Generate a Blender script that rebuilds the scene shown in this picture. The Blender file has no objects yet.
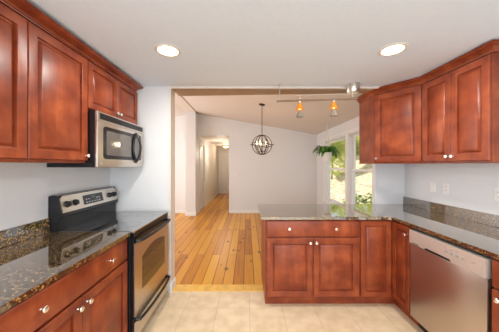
import bpy, bmesh, math, random
from mathutils import Vector, Matrix
random.seed(7)
S = bpy.context.scene
COL = S.collection
PI = math.pi

# ------------------------------------------------------------ camera
HC = 1.43
F = 222.0
cd = bpy.data.cameras.new('camera')
cam = bpy.data.objects.new('camera', cd)
COL.objects.link(cam)
cam.location = (0, 0, HC)
cam.rotation_euler = (PI / 2, 0, 0)
cd.sensor_width = 36
cd.lens = F / 499 * 36
cd.shift_x = 2.5 / 499
cd.shift_y = -1.0 / 499
cd.clip_start = 0.02
S.camera = cam

# ------------------------------------------------------------ world, sun, fill lights
S.view_settings.view_transform = 'Standard'
S.view_settings.look = 'None'
S.view_settings.gamma = 1
S.view_settings.use_curve_mapping = False
S.view_settings.exposure = 0.08

w = bpy.data.worlds.new('world')
S.world = w
w.use_nodes = True
nt = w.node_tree
bg = nt.nodes['Background']
bg.inputs['Color'].default_value = (0.86, 0.93, 1.0, 1)
bg.inputs['Strength'].default_value = 1.0


def light(name, kind, loc, energy, color=(1, 1, 1), rot=(0, 0, 0), size=None, size_y=None, parent=None, **kw):
    d = bpy.data.lights.new(name, kind)
    d.energy = energy
    d.color = color
    if kind == 'AREA':
        d.shape = kw.get('shape', 'RECTANGLE')
        d.size = size
        if d.shape == 'RECTANGLE':
            d.size_y = size_y
        d.spread = kw.get('spread', PI)
    elif kind == 'POINT':
        d.shadow_soft_size = size or 0.03
    elif kind == 'SUN':
        d.angle = 0.02
    o = bpy.data.objects.new(name, d)
    COL.objects.link(o)
    o.location = loc
    o.rotation_euler = rot
    if parent:
        o.parent = parent
    return o


# the sun comes over the roof of the house and lights the hillside outside
sun = light('sun', 'SUN', (-10, 10, 20), 5.0, (1.0, 0.93, 0.80))
sun.rotation_euler = Vector((0.62, -0.25, -0.75)).to_track_quat('-Z', 'Y').to_euler()
# added fill light behind the camera, brightens the kitchen
light('camera_side_fill', 'AREA', (0.1, -2.35, 1.25), 88, (0.89, 0.945, 1.0), (PI / 2, 0, 0), 3.2, 2.0)
# added fill light from the unseen living side, brightens the dining room
light('living_side_fill', 'AREA', (-3.9, 4.9, 1.5), 85, (1.0, 0.97, 0.95), (PI / 2, 0, -PI / 2), 3.4, 1.8)


# ------------------------------------------------------------ materials
def mat(name):
    m = bpy.data.materials.new(name)
    m.use_nodes = True
    n = m.node_tree.nodes
    return m, n, m.node_tree.links, n['Principled BSDF']


def simple(name, col, rough=0.5, metal=0.0, noise=0.04, nscale=30, bump=0.0, coat=0.0, ior=1.45, emit=None, estr=0):
    m, n, l, b = mat(name)
    tc = n.new('ShaderNodeTexCoord')
    tx = n.new('ShaderNodeTexNoise')
    tx.inputs['Scale'].default_value = nscale
    tx.inputs['Detail'].default_value = 4
    l.new(tc.outputs['Object'], tx.inputs['Vector'])
    r = n.new('ShaderNodeValToRGB')
    r.color_ramp.elements[0].position = 0.3
    r.color_ramp.elements[1].position = 0.7
    r.color_ramp.elements[0].color = (*[c * (1 - noise) for c in col], 1)
    r.color_ramp.elements[1].color = (*[min(1, c * (1 + noise)) for c in col], 1)
    l.new(tx.outputs['Fac'], r.inputs['Fac'])
    l.new(r.outputs['Color'], b.inputs['Base Color'])
    b.inputs['Roughness'].default_value = rough
    b.inputs['Metallic'].default_value = metal
    b.inputs['IOR'].default_value = ior
    b.inputs['Coat Weight'].default_value = coat
    b.inputs['Coat Roughness'].default_value = 0.08
    if bump:
        bp = n.new('ShaderNodeBump')
        bp.inputs['Strength'].default_value = bump
        bp.inputs['Distance'].default_value = 0.004
        l.new(tx.outputs['Fac'], bp.inputs['Height'])
        l.new(bp.outputs['Normal'], b.inputs['Normal'])
    if emit:
        b.inputs['Emission Color'].default_value = (*emit, 1)
        b.inputs['Emission Strength'].default_value = estr
    return m


def cherry(name, dark, mid, light_):
    m, n, l, b = mat(name)
    tc = n.new('ShaderNodeTexCoord')
    mp = n.new('ShaderNodeMapping')
    mp.inputs['Scale'].default_value = (9, 9, 0.9)
    l.new(tc.outputs['Object'], mp.inputs['Vector'])
    g = n.new('ShaderNodeTexNoise')
    g.inputs['Scale'].default_value = 3.0
    g.inputs['Detail'].default_value = 6
    g.inputs['Distortion'].default_value = 0.8
    l.new(mp.outputs['Vector'], g.inputs['Vector'])
    bl = n.new('ShaderNodeTexNoise')
    bl.inputs['Scale'].default_value = 7
    bl.inputs['Detail'].default_value = 5
    l.new(tc.outputs['Object'], bl.inputs['Vector'])
    mx = n.new('ShaderNodeMath')
    mx.operation = 'MULTIPLY_ADD'
    l.new(g.outputs['Fac'], mx.inputs[0])
    mx.inputs[1].default_value = 0.22
    mb = n.new('ShaderNodeMath')
    mb.operation = 'MULTIPLY'
    mb.inputs[1].default_value = 0.78
    l.new(bl.outputs['Fac'], mb.inputs[0])
    l.new(mb.outputs[0], mx.inputs[2])
    r = n.new('ShaderNodeValToRGB')
    e = r.color_ramp.elements
    e[0].position, e[0].color = 0.32, (*dark, 1)
    e[1].position, e[1].color = 0.70, (*light_, 1)
    k = e.new(0.5)
    k.color = (*mid, 1)
    l.new(mx.outputs[0], r.inputs['Fac'])
    l.new(r.outputs['Color'], b.inputs['Base Color'])
    b.inputs['Roughness'].default_value = 0.36
    b.inputs['Specular IOR Level'].default_value = 0.38
    b.inputs['Coat Weight'].default_value = 0.0
    b.inputs['Coat Roughness'].default_value = 0.16
    return m


WOOD = cherry('cherry_wood', (0.155, 0.025, 0.009), (0.245, 0.046, 0.015), (0.38, 0.088, 0.028))


def granite_mat():
    m, n, l, b = mat('granite')
    tc = n.new('ShaderNodeTexCoord')
    v = n.new('ShaderNodeTexVoronoi')
    v.inputs['Scale'].default_value = 145
    l.new(tc.outputs['Object'], v.inputs['Vector'])
    x = n.new('ShaderNodeTexNoise')
    x.inputs['Scale'].default_value = 95
    x.inputs['Detail'].default_value = 5
    l.new(tc.outputs['Object'], x.inputs['Vector'])
    sep = n.new('ShaderNodeSeparateColor')
    l.new(v.outputs['Color'], sep.inputs['Color'])
    ad = n.new('ShaderNodeMath')
    ad.operation = 'MULTIPLY_ADD'
    l.new(x.outputs['Fac'], ad.inputs[0])
    ad.inputs[1].default_value = 0.35
    ml = n.new('ShaderNodeMath')
    ml.operation = 'MULTIPLY'
    l.new(sep.outputs['Red'], ml.inputs[0])
    ml.inputs[1].default_value = 0.75
    l.new(ml.outputs[0], ad.inputs[2])
    r = n.new('ShaderNodeValToRGB')
    e = r.color_ramp.elements
    e[0].position, e[0].color = 0.42, (0.009, 0.007, 0.005, 1)
    e[1].position, e[1].color = 0.90, (0.50, 0.30, 0.09, 1)
    for p, c in ((0.55, (0.035, 0.021, 0.010, 1)), (0.68, (0.13, 0.07, 0.022, 1)), (0.76, (0.05, 0.03, 0.014, 1))):
        k = e.new(p)
        k.color = c
    l.new(ad.outputs[0], r.inputs['Fac'])
    l.new(r.outputs['Color'], b.inputs['Base Color'])
    b.inputs['Roughness'].default_value = 0.05
    b.inputs['IOR'].default_value = 2.15
    b.inputs['Coat Weight'].default_value = 1.0
    b.inputs['Coat IOR'].default_value = 2.1
    b.inputs['Coat Roughness'].default_value = 0.02
    return m


GRANITE = granite_mat()


def steel_mat(name, col, rough, axis):
    m, n, l, b = mat(name)
    tc = n.new('ShaderNodeTexCoord')
    mp = n.new('ShaderNodeMapping')
    mp.inputs['Scale'].default_value = axis
    l.new(tc.outputs['Object'], mp.inputs['Vector'])
    x = n.new('ShaderNodeTexNoise')
    x.inputs['Scale'].default_value = 6
    x.inputs['Detail'].default_value = 3
    l.new(mp.outputs['Vector'], x.inputs['Vector'])
    mr = n.new('ShaderNodeMapRange')
    mr.inputs['To Min'].default_value = rough - 0.06
    mr.inputs['To Max'].default_value = rough + 0.06
    l.new(x.outputs['Fac'], mr.inputs['Value'])
    l.new(mr.outputs['Result'], b.inputs['Roughness'])
    b.inputs['Base Color'].default_value = (*col, 1)
    b.inputs['Metallic'].default_value = 1.0
    return m


STEEL = steel_mat('brushed_steel', (0.66, 0.60, 0.54), 0.34, (1, 1, 60))
NICKEL = simple('satin_nickel', (0.70, 0.66, 0.60), 0.28, 1.0)
CHROME = simple('knob_nickel', (0.86, 0.83, 0.78), 0.22, 1.0)
BLACK = simple('black_enamel', (0.010, 0.010, 0.012), 0.18)
BLACKGLASS = simple('black_glass', (0.008, 0.008, 0.010), 0.04, ior=1.9)
COOKGLASS = simple('cooktop_glass', (0.030, 0.030, 0.033), 0.05, ior=3.0, coat=1.0)
COOKGLASS.node_tree.nodes['Principled BSDF'].inputs['Coat IOR'].default_value = 2.6
COOKGLASS.node_tree.nodes['Principled BSDF'].inputs['Coat Roughness'].default_value = 0.02
RINGM = simple('burner_print', (0.055, 0.055, 0.055), 0.15, ior=2.6)
BLACKPL = simple('black_plastic', (0.014, 0.014, 0.015), 0.35)
DISPLAY = simple('display_panel', (0.03, 0.035, 0.045), 0.2)
MARK = simple('printed_grey', (0.36, 0.34, 0.32), 0.5)
WALLK = simple('kitchen_wall_paint', (0.68, 0.685, 0.692), 0.45, noise=0.012, nscale=60, bump=0.02)
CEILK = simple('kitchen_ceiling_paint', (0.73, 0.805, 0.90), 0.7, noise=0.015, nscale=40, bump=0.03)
WALLD = simple('dining_wall_paint', (0.745, 0.745, 0.745), 0.5, noise=0.012, nscale=60, bump=0.02)
CEILD = simple('dining_ceiling_paint', (0.72, 0.65, 0.60), 0.7, noise=0.02, nscale=40)
HALLP = simple('hall_wall_paint', (0.74, 0.69, 0.63), 0.55, noise=0.015)
TRIMW = simple('white_trim', (0.78, 0.76, 0.73), 0.35)
TRIMB = simple('beige_casing', (0.72, 0.63, 0.54), 0.45)
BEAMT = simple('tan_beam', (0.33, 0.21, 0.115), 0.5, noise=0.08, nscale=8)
SASH = simple('window_vinyl', (0.82, 0.81, 0.79), 0.3)
PLATE = simple('white_plate', (0.80, 0.78, 0.76), 0.3)
BRONZE = simple('dark_bronze', (0.055, 0.036, 0.024), 0.4, 0.7)
CANDLE = simple('candle_sleeve', (0.10, 0.07, 0.045), 0.5)
BULBG = simple('warm_bulb', (0.9, 0.8, 0.6), 0.3, emit=(1.0, 0.66, 0.30), estr=5)
LENS = simple('light_lens', (0.95, 0.93, 0.9), 0.4, emit=(1.0, 0.93, 0.80), estr=9)
LAMPG = simple('hall_lamp_glass', (0.9, 0.8, 0.6), 0.4, emit=(1.0, 0.62, 0.24), estr=2.2)
CANRIM = simple('light_trim_ring', (0.72, 0.65, 0.55), 0.4)
POTM = simple('white_ceramic', (0.86, 0.84, 0.80), 0.4)
ROPE = simple('cotton_rope', (0.75, 0.71, 0.66), 0.9)
LEAF = simple('fern_leaf', (0.085, 0.24, 0.025), 0.5, noise=0.55, nscale=25)
SOIL = simple('potting_soil', (0.05, 0.03, 0.02), 0.9)
DARKIN = simple('shadow_gap_black', (0.012, 0.010, 0.010), 0.7)


def glass_like(name, tint, gloss=0.10, rough=0.02):
    m = bpy.data.materials.new(name)
    m.use_nodes = True
    n, l = m.node_tree.nodes, m.node_tree.links
    n.clear()
    out = n.new('ShaderNodeOutputMaterial')
    mx = n.new('ShaderNodeMixShader')
    mx.inputs[0].default_value = gloss
    t = n.new('ShaderNodeBsdfTransparent')
    t.inputs[0].default_value = (*tint, 1)
    g = n.new('ShaderNodeBsdfGlossy')
    g.inputs['Roughness'].default_value = rough
    l.new(t.outputs[0], mx.inputs[1])
    l.new(g.outputs[0], mx.inputs[2])
    l.new(mx.outputs[0], out.inputs[0])
    return m


PANE = glass_like('window_glass', (0.97, 0.98, 0.97), 0.06)


def amber_mat(name, col, em, es):
    m, n, l, b = mat(name)
    tc = n.new('ShaderNodeTexCoord')
    x = n.new('ShaderNodeTexNoise')
    x.inputs['Scale'].default_value = 40
    l.new(tc.outputs['Object'], x.inputs['Vector'])
    r = n.new('ShaderNodeValToRGB')
    r.color_ramp.elements[0].color = (*[c * 0.7 for c in col], 1)
    r.color_ramp.elements[1].color = (*col, 1)
    l.new(x.outputs['Fac'], r.inputs['Fac'])
    l.new(r.outputs['Color'], b.inputs['Base Color'])
    b.inputs['Roughness'].default_value = 0.2
    b.inputs['Transmission Weight'].default_value = 0.25
    b.inputs['Emission Color'].default_value = (*em, 1)
    b.inputs['Emission Strength'].default_value = es
    return m


AMBER = amber_mat('amber_glass', (0.70, 0.27, 0.03), (1.0, 0.42, 0.05), 0.18)
CONEM = amber_mat('beige_cone', (0.42, 0.37, 0.30), (1.0, 0.8, 0.5), 0.0)
SMOKED = simple('oven_window_glass', (0.085, 0.050, 0.028), 0.05, ior=1.7)


def pine_mat():
    m, n, l, b = mat('pine_planks')
    tc = n.new('ShaderNodeTexCoord')
    mp = n.new('ShaderNodeMapping')
    mp.inputs['Rotation'].default_value = (0, 0, PI / 2)
    mp.inputs['Location'].default_value = (0.3, 0.04, 0)
    l.new(tc.outputs['Object'], mp.inputs['Vector'])
    br = n.new('ShaderNodeTexBrick')
    br.offset = 0.41
    br.offset_frequency = 2
    br.inputs['Scale'].default_value = 1
    br.inputs['Brick Width'].default_value = 2.3
    br.inputs['Row Height'].default_value = 0.127
    br.inputs['Mortar Size'].default_value = 0.0042
    br.inputs['Mortar Smooth'].default_value = 0.1
    br.inputs['Color1'].default_value = (0, 0, 0, 1)
    br.inputs['Color2'].default_value = (1, 1, 1, 1)
    br.inputs['Mortar'].default_value = (0.5, 0.5, 0.5, 1)
    l.new(mp.outputs['Vector'], br.inputs['Vector'])
    mg = n.new('ShaderNodeMapping')
    mg.inputs['Scale'].default_value = (20, 1.1, 1)
    l.new(tc.outputs['Object'], mg.inputs['Vector'])
    g = n.new('ShaderNodeTexNoise')
    g.inputs['Scale'].default_value = 1.6
    g.inputs['Detail'].default_value = 5
    g.inputs['Distortion'].default_value = 0.6
    l.new(mg.outputs['Vector'], g.inputs['Vector'])
    mm = n.new('ShaderNodeMath')
    mm.operation = 'MULTIPLY_ADD'
    l.new(br.outputs['Color'], mm.inputs[0])
    mm.inputs[1].default_value = 0.62
    m2 = n.new('ShaderNodeMath')
    m2.operation = 'MULTIPLY'
    m2.inputs[1].default_value = 0.5
    l.new(g.outputs['Fac'], m2.inputs[0])
    l.new(m2.outputs[0], mm.inputs[2])
    r = n.new('ShaderNodeValToRGB')
    e = r.color_ramp.elements
    e[0].position, e[0].color = 0.12, (0.29, 0.075, 0.008, 1)
    e[1].position, e[1].color = 0.85, (0.72, 0.355, 0.042, 1)
    k = e.new(0.42)
    k.color = (0.57, 0.225, 0.017, 1)
    l.new(mm.outputs[0], r.inputs['Fac'])
    # knots
    mk = n.new('ShaderNodeMapping')
    mk.inputs['Scale'].default_value = (1.0, 0.55, 1)
    l.new(tc.outputs['Object'], mk.inputs['Vector'])
    v = n.new('ShaderNodeTexVoronoi')
    v.inputs['Scale'].default_value = 5.5
    l.new(mk.outputs['Vector'], v.inputs['Vector'])
    rk = n.new('ShaderNodeValToRGB')
    rk.color_ramp.elements[0].position = 0.07
    rk.color_ramp.elements[0].color = (0.18, 0.07, 0.03, 1)
    rk.color_ramp.elements[1].position = 0.20
    rk.color_ramp.elements[1].color = (1, 1, 1, 1)
    l.new(v.outputs['Distance'], rk.inputs['Fac'])
    mu = n.new('ShaderNodeMix')
    mu.data_type = 'RGBA'
    mu.blend_type = 'MULTIPLY'
    mu.inputs['Factor'].default_value = 0.9
    l.new(r.outputs['Color'], mu.inputs['A'])
    l.new(rk.outputs['Color'], mu.inputs['B'])
    gp = n.new('ShaderNodeMix')
    gp.data_type = 'RGBA'
    gp.inputs['B'].default_value = (0.10, 0.035, 0.010, 1)
    l.new(br.outputs['Fac'], gp.inputs['Factor'])
    l.new(mu.outputs['Result'], gp.inputs['A'])
    l.new(gp.outputs['Result'], b.inputs['Base Color'])
    b.inputs['Roughness'].default_value = 0.32
    b.inputs['Specular IOR Level'].default_value = 0.3
    return m


PINE = pine_mat()
PINETRIM = simple('pine_threshold_wood', (0.80, 0.47, 0.09), 0.3, noise=0.15, nscale=14, coat=0.3)


def tile_mat():
    m, n, l, b = mat('floor_tile')
    tc = n.new('ShaderNodeTexCoord')
    mp = n.new('ShaderNodeMapping')
    mp.inputs['Location'].default_value = (-0.026 + 0.323, -2.22 + 0.323 * 7, 0)
    l.new(tc.outputs['Object'], mp.inputs['Vector'])
    br = n.new('ShaderNodeTexBrick')
    br.offset = 0.0
    br.inputs['Scale'].default_value = 1
    br.inputs['Brick Width'].default_value = 0.323
    br.inputs['Row Height'].default_value = 0.323
    br.inputs['Mortar Size'].default_value = 0.0025
    br.inputs['Mortar Smooth'].default_value = 0.3
    br.inputs['Color1'].default_value = (0.80, 0.64, 0.43, 1)
    br.inputs['Color2'].default_value = (0.84, 0.68, 0.47, 1)
    br.inputs['Mortar'].default_value = (0.60, 0.46, 0.31, 1)
    l.new(mp.outputs['Vector'], br.inputs['Vector'])
    x = n.new('ShaderNodeTexNoise')
    x.inputs['Scale'].default_value = 9
    x.inputs['Detail'].default_value = 6
    l.new(tc.outputs['Object'], x.inputs['Vector'])
    r = n.new('ShaderNodeValToRGB')
    r.color_ramp.elements[0].position = 0.35
    r.color_ramp.elements[0].color = (0.86, 0.83, 0.78, 1)
    r.color_ramp.elements[1].position = 0.62
    r.color_ramp.elements[1].color = (1, 1, 1, 1)
    l.new(x.outputs['Fac'], r.inputs['Fac'])
    mu = n.new('ShaderNodeMix')
    mu.data_type = 'RGBA'
    mu.blend_type = 'MULTIPLY'
    mu.inputs['Factor'].default_value = 1
    l.new(br.outputs['Color'], mu.inputs['A'])
    l.new(r.outputs['Color'], mu.inputs['B'])
    l.new(mu.outputs['Result'], b.inputs['Base Color'])
    b.inputs['Roughness'].default_value = 0.35
    return m


TILE = tile_mat()


def leafy(name, a, c):
    m, n, l, b = mat(name)
    tc = n.new('ShaderNodeTexCoord')
    x = n.new('ShaderNodeTexNoise')
    x.inputs['Scale'].default_value = 2.5
    x.inputs['Detail'].default_value = 4
    l.new(tc.outputs['Object'], x.inputs['Vector'])
    r = n.new('ShaderNodeValToRGB')
    r.color_ramp.elements[0].position = 0.35
    r.color_ramp.elements[1].position = 0.65
    r.color_ramp.elements[0].color = (*a, 1)
    r.color_ramp.elements[1].color = (*c, 1)
    l.new(x.outputs['Fac'], r.inputs['Fac'])
    l.new(r.outputs['Color'], b.inputs['Base Color'])
    b.inputs['Roughness'].default_value = 0.6
    out = n['Material Output']
    tr = n.new('ShaderNodeBsdfTranslucent')
    l.new(r.outputs['Color'], tr.inputs['Color'])
    mx = n.new('ShaderNodeMixShader')
    mx.inputs[0].default_value = 0.4
    l.new(b.outputs[0], mx.inputs[1])
    l.new(tr.outputs[0], mx.inputs[2])
    l.new(mx.outputs[0], out.inputs[0])
    return m


TREELEAF = leafy('tree_leaf', (0.38, 0.47, 0.06), (0.70, 0.74, 0.20))
SHRUBLEAF = leafy('shrub_leaf', (0.16, 0.30, 0.04), (0.42, 0.52, 0.10))
BARK = simple('bark', (0.16, 0.11, 0.07), 0.9, noise=0.4, nscale=12)
HILL = simple('leaf_litter', (0.62, 0.51, 0.34), 0.9, noise=0.6, nscale=5.0)


# ------------------------------------------------------------ mesh helpers
def sharpen(bm, ang=0.6):
    for f in bm.faces:
        f.smooth = True
    for e in bm.edges:
        if len(e.link_faces) == 2 and e.calc_face_angle(0) > ang:
            e.smooth = False


def obj(name, bm, m, parent=None, kind=None, recalc=True):
    if recalc:
        bmesh.ops.recalc_face_normals(bm, faces=bm.faces)
    sharpen(bm)
    me = bpy.data.meshes.new(name)
    bm.to_mesh(me)
    bm.free()
    me.materials.append(m)
    o = bpy.data.objects.new(name, me)
    COL.objects.link(o)
    if parent:
        o.parent = parent
    if kind:
        o['kind'] = kind
    return o


def thing(name, label, cat, loc=(0, 0, 0), rz=0, group=None):
    o = bpy.data.objects.new(name, None)
    o.empty_display_size = 0.05
    COL.objects.link(o)
    o.location = loc
    o.rotation_euler = (0, 0, rz)
    return tag(o, label, cat, group)


def tag(o, label, cat, group=None):
    o['label'] = label
    o['category'] = cat
    if group:
        o['group'] = group
    return o


def struct(name, bm, m, parent=None):
    return obj(name, bm, m, parent, None if parent else 'structure')


def B():
    return bmesh.new()


def box(bm, x0, x1, y0, y1, z0, z1, bev=0.0, seg=1):
    vs = [bm.verts.new((x, y, z)) for x in (x0, x1) for y in (y0, y1) for z in (z0, z1)]
    fs = [(0, 1, 3, 2), (4, 6, 7, 5), (0, 4, 5, 1), (2, 3, 7, 6), (0, 2, 6, 4), (1, 5, 7, 3)]
    faces = [bm.faces.new([vs[i] for i in f]) for f in fs]
    if bev:
        es = list({e for f in faces for e in f.edges})
        bmesh.ops.bevel(bm, geom=es, offset=bev, segments=seg, affect='EDGES', profile=0.5)
    return bm


def bx(*a, **k):
    return box(B(), *a, **k)


def prism(bm, pts, z0, z1, axis='z'):
    """extrude a polygon of 2D points; axis z: (x,y), axis y: (x,z), axis x: (y,z)"""
    def P(p, t):
        return {'z': (p[0], p[1], t), 'y': (p[0], t, p[1]), 'x': (t, p[0], p[1])}[axis]
    a = [bm.verts.new(P(p, z0)) for p in pts]
    c = [bm.verts.new(P(p, z1)) for p in pts]
    bm.faces.new(a)
    bm.faces.new(c)
    for i in range(len(pts)):
        j = (i + 1) % len(pts)
        bm.faces.new((a[i], a[j], c[j], c[i]))
    return bm


def lathe(bm, prof, seg=20, mtx=None):
    """profile of (r, z) about local z; mtx places it"""
    mtx = mtx or Matrix()
    rings = []
    for r, z in prof:
        if r < 1e-6:
            rings.append([bm.verts.new(mtx @ Vector((0, 0, z)))])
        else:
            rings.append([bm.verts.new(mtx @ Vector((r * math.cos(2 * PI * i / seg), r * math.sin(2 * PI * i / seg), z))) for i in range(seg)])
    for a, c in zip(rings, rings[1:]):
        for i in range(seg):
            j = (i + 1) % seg
            if len(a) == 1 and len(c) == 1:
                continue
            if len(a) == 1:
                bm.faces.new((a[0], c[i], c[j]))
            elif len(c) == 1:
                bm.faces.new((a[i], a[j], c[0]))
            else:
                bm.faces.new((a[i], a[j], c[j], c[i]))
    for rg in (rings[0], rings[-1]):
        if len(rg) > 2 and not getattr(lathe, 'open', False):
            bm.faces.new(rg)
    return bm


def to(loc, d=(0, 0, 1)):
    q = Vector(d).to_track_quat('Z', 'Y')
    return Matrix.Translation(loc) @ q.to_matrix().to_4x4()


def tube(bm, pts, r, seg=8, closed=False, flat=None):
    pts = [Vector(p) for p in pts]
    n = len(pts)
    rings = []
    prev = None
    for i, p in enumerate(pts):
        if closed:
            t = (pts[(i + 1) % n] - pts[i - 1]).normalized()
        else:
            t = (pts[min(i + 1, n - 1)] - pts[max(i - 1, 0)]).normalized()
        if prev is None:
            u = t.orthogonal().normalized()
        else:
            u = (prev - t * prev.dot(t)).normalized()
        prev = u
        v = t.cross(u)
        rr = r(i / (n - 1)) if callable(r) else r
        rings.append([bm.verts.new(p + (u * math.cos(2 * PI * k / seg) + v * math.sin(2 * PI * k / seg)) * rr) for k in range(seg)])
    m = n if closed else n - 1
    for i in range(m):
        a, c = rings[i], rings[(i + 1) % n]
        for k in range(seg):
            j = (k + 1) % seg
            bm.faces.new((a[k], a[j], c[j], c[k]))
    if not closed:
        bm.faces.new(rings[0])
        bm.faces.new(rings[-1])
    return bm


def panel(bm, x0, x1, z0, z1, y, prof):
    """nested rectangles: profile of (inset, height outward); outward is -y"""
    rings = []
    for i, h in prof:
        rings.append([bm.verts.new(p) for p in ((x0 + i, y - h, z0 + i), (x1 - i, y - h, z0 + i), (x1 - i, y - h, z1 - i), (x0 + i, y - h, z1 - i))])
    bm.faces.new(rings[0])
    for a, c in zip(rings, rings[1:]):
        for k in range(4):
            j = (k + 1) % 4
            bm.faces.new((a[k], a[j], c[j], c[k]))
    bm.faces.new(rings[-1])
    return bm


RAISED = [(0, 0), (0, 0.016), (0.003, 0.020), (0.052, 0.020), (0.055, 0.018), (0.057, 0.004), (0.066, 0.003), (0.082, 0.017), (0.085, 0.018)]
RAISED_S = [(0, 0), (0, 0.016), (0.003, 0.020), (0.045, 0.020), (0.048, 0.018), (0.050, 0.004), (0.057, 0.003), (0.072, 0.017), (0.075, 0.018)]
SLAB = [(0, 0), (0, 0.014), (0.005, 0.019), (0.008, 0.020)]


def knob(parent, x, z, y=-0.020):
    lathe_p = [(0.007, 0.0), (0.0065, 0.003), (0.0045, 0.007), (0.0045, 0.014), (0.009, 0.017), (0.0145, 0.020), (0.0155, 0.024), (0.013, 0.0275), (0.0, 0.029)]
    bm = lathe(B(), lathe_p, 16, to((x, y, z), (0, -1, 0)))
    o = obj('knob', bm, CHROME, parent)
    return o


def crown_sweep(path, prof):
    """path of (x, y), outward on the right of travel; profile of (out, z), closed"""
    bm = B()
    pts = [Vector(p) for p in path]
    rings = []
    for i, p in enumerate(pts):
        ns = []
        if i > 0:
            d = (p - pts[i - 1]).normalized()
            ns.append(Vector((d.y, -d.x)))
        if i < len(pts) - 1:
            d = (pts[i + 1] - p).normalized()
            ns.append(Vector((d.y, -d.x)))
        if len(ns) == 2:
            b = (ns[0] + ns[1]).normalized()
            b = b / b.dot(ns[0])
        else:
            b = ns[0]
        rings.append([bm.verts.new((p.x + b.x * o, p.y + b.y * o, z)) for o, z in prof])
    k = len(prof)
    for a, c in zip(rings, rings[1:]):
        for i in range(k):
            j = (i + 1) % k
            bm.faces.new((a[i], a[j], c[j], c[i]))
    bm.faces.new(rings[0])
    bm.faces.new(rings[-1])
    return bm


# ------------------------------------------------------------ key planes
CEIL = 2.314
HDR = 2.297                     # underside of the header
XL, XR = -1.54, 2.08            # kitchen side walls
NY0, NY1 = 2.50, 2.637          # the wall that parts kitchen and dining room
NX = -0.861                     # end of its stub on the range side
BACK = 6.61                     # dining back wall
RIDGE_X, RIDGE_Z, EAVE_Z = -1.45, 2.95, 2.338
SL = (RIDGE_Z - EAVE_Z) / (XR - RIDGE_X)


def zc(x):
    return RIDGE_Z - (x - RIDGE_X) * SL if x >= RIDGE_X else RIDGE_Z + (x + 1.73) * SL if x < -1.73 else RIDGE_Z


LX = -4.4                       # far side of the living room
YB = -2.6                       # back of the kitchen

# ------------------------------------------------------------ floors, ceilings, walls
struct('floor_kitchen', bx(XL, XR, YB, 2.512, -0.05, 0), TILE)
struct('floor_dining', bx(LX, XR, 2.645, 11.6, -0.05, 0), PINE)
struct('trim_1', bx(NX - 0.0, 0.20, 2.512, 2.645, -0.05, 0.008, 0.003), PINETRIM)
struct('trim_10', bx(0.20, XR, 2.512, 2.645, -0.05, 0.0), PINETRIM)
struct('ceiling_kitchen', bx(XL - 0.1, XR + 0.1, YB, NY0, CEIL, CEIL + 0.1), CEILK)
struct('wall_left', bx(XL - 0.12, XL, YB, NY0, 0, CEIL), WALLK)
struct('wall_right', bx(XR, XR + 0.14, YB, 2.93, 0, CEIL), WALLK)
# stub beside the range, with the casing on its end
struct('wall_stub', bx(XL - 0.12, NX - 0.008, NY0, NY1, 0, 2.90), WALLK)
struct('trim_2', bx(NX - 0.008, NX + 0.004, NY0 - 0.006, NY1 + 0.004, 0, HDR + 0.018), TRIMB)
# wall over the opening: reaches from the flat kitchen ceiling up to the dining slope
prs = [(NX - 0.004, HDR), (XR, HDR), (XR, zc(XR)), (NX - 0.004, zc(NX))]
struct('wall_header', prism(B(), prs, NY0, NY1, 'y'), WALLK)
struct('trim_3', bx(NX + 0.0042, XR, NY0 - 0.004, NY0 + 0.012, HDR - 0.004, HDR + 0.010), TRIMB)
# tan beam under the opening, deeper at the range end
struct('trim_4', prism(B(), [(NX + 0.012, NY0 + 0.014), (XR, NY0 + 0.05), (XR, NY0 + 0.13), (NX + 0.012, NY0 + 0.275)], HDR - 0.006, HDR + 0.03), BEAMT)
# stub wall that carries the corner cabinet
struct('wall_return', bx(1.695, XR, 2.93, 3.01, 0, CEIL), WALLK)
# dining room
wx = XR
W1 = (4.665, 5.93)               # windows, as spans of y
W2 = (3.22, 4.565)
WZ0, WZ1 = 0.50, 2.07


def wall_with_windows():
    bm = B()
    spans = [(2.93, W2[0]), (W2[1], W1[0]), (W1[1], BACK + 0.1)]
    for a, c in spans:
        box(bm, XR, XR + 0.14, a, c, 0, EAVE_Z + 0.05)
    for a, c in (W1, W2):
        box(bm, XR, XR + 0.14, a, c, 0, WZ0)
        box(bm, XR, XR + 0.14, a, c, WZ1, EAVE_Z + 0.05)
    return bm


struct('wall_windows', wall_with_windows(), WALLD)
HX0, HX1, HZ = -1.45, -0.536, 2.31
bm = B()
prism(bm, [(HX1, 0), (XR, 0), (XR, zc(XR) + 0.03), (HX1, zc(HX1) + 0.03)], BACK, BACK + 0.12, 'y')
prism(bm, [(HX0, HZ), (HX1, HZ), (HX1, zc(HX1) + 0.03), (HX0, zc(HX0) + 0.03)], BACK, BACK + 0.12, 'y')
prism(bm, [(LX, 0), (-1.73, 0), (-1.73, zc(-1.73) + 0.03), (LX, zc(LX) + 0.03)], BACK, BACK + 0.12, 'y')
struct('wall_back', bm, WALLD)
struct('wall_pier', bx(-1.73, -1.45, 6.25, BACK + 0.12, 0, 2.95), WALLD)
struct('trim_5', bx(-1.73, -1.45, NY1, BACK, 2.93, 3.05), CEILD)      # ridge beam
bm = prism(B(), [(-1.45, RIDGE_Z), (XR + 0.14, EAVE_Z - SL * 0.14), (XR + 0.14, EAVE_Z + 0.1), (-1.45, RIDGE_Z + 0.12)], NY1, BACK + 0.12, 'y')
struct('ceiling_dining', bm, CEILD)
bm = prism(B(), [(LX - 0.1, zc(LX - 0.1)), (-1.73, RIDGE_Z), (-1.73, RIDGE_Z + 0.12), (LX - 0.1, zc(LX - 0.1) + 0.12)], NY1, BACK + 0.12, 'y')
struct('ceiling_living', bm, CEILD)
bm = B()
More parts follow.
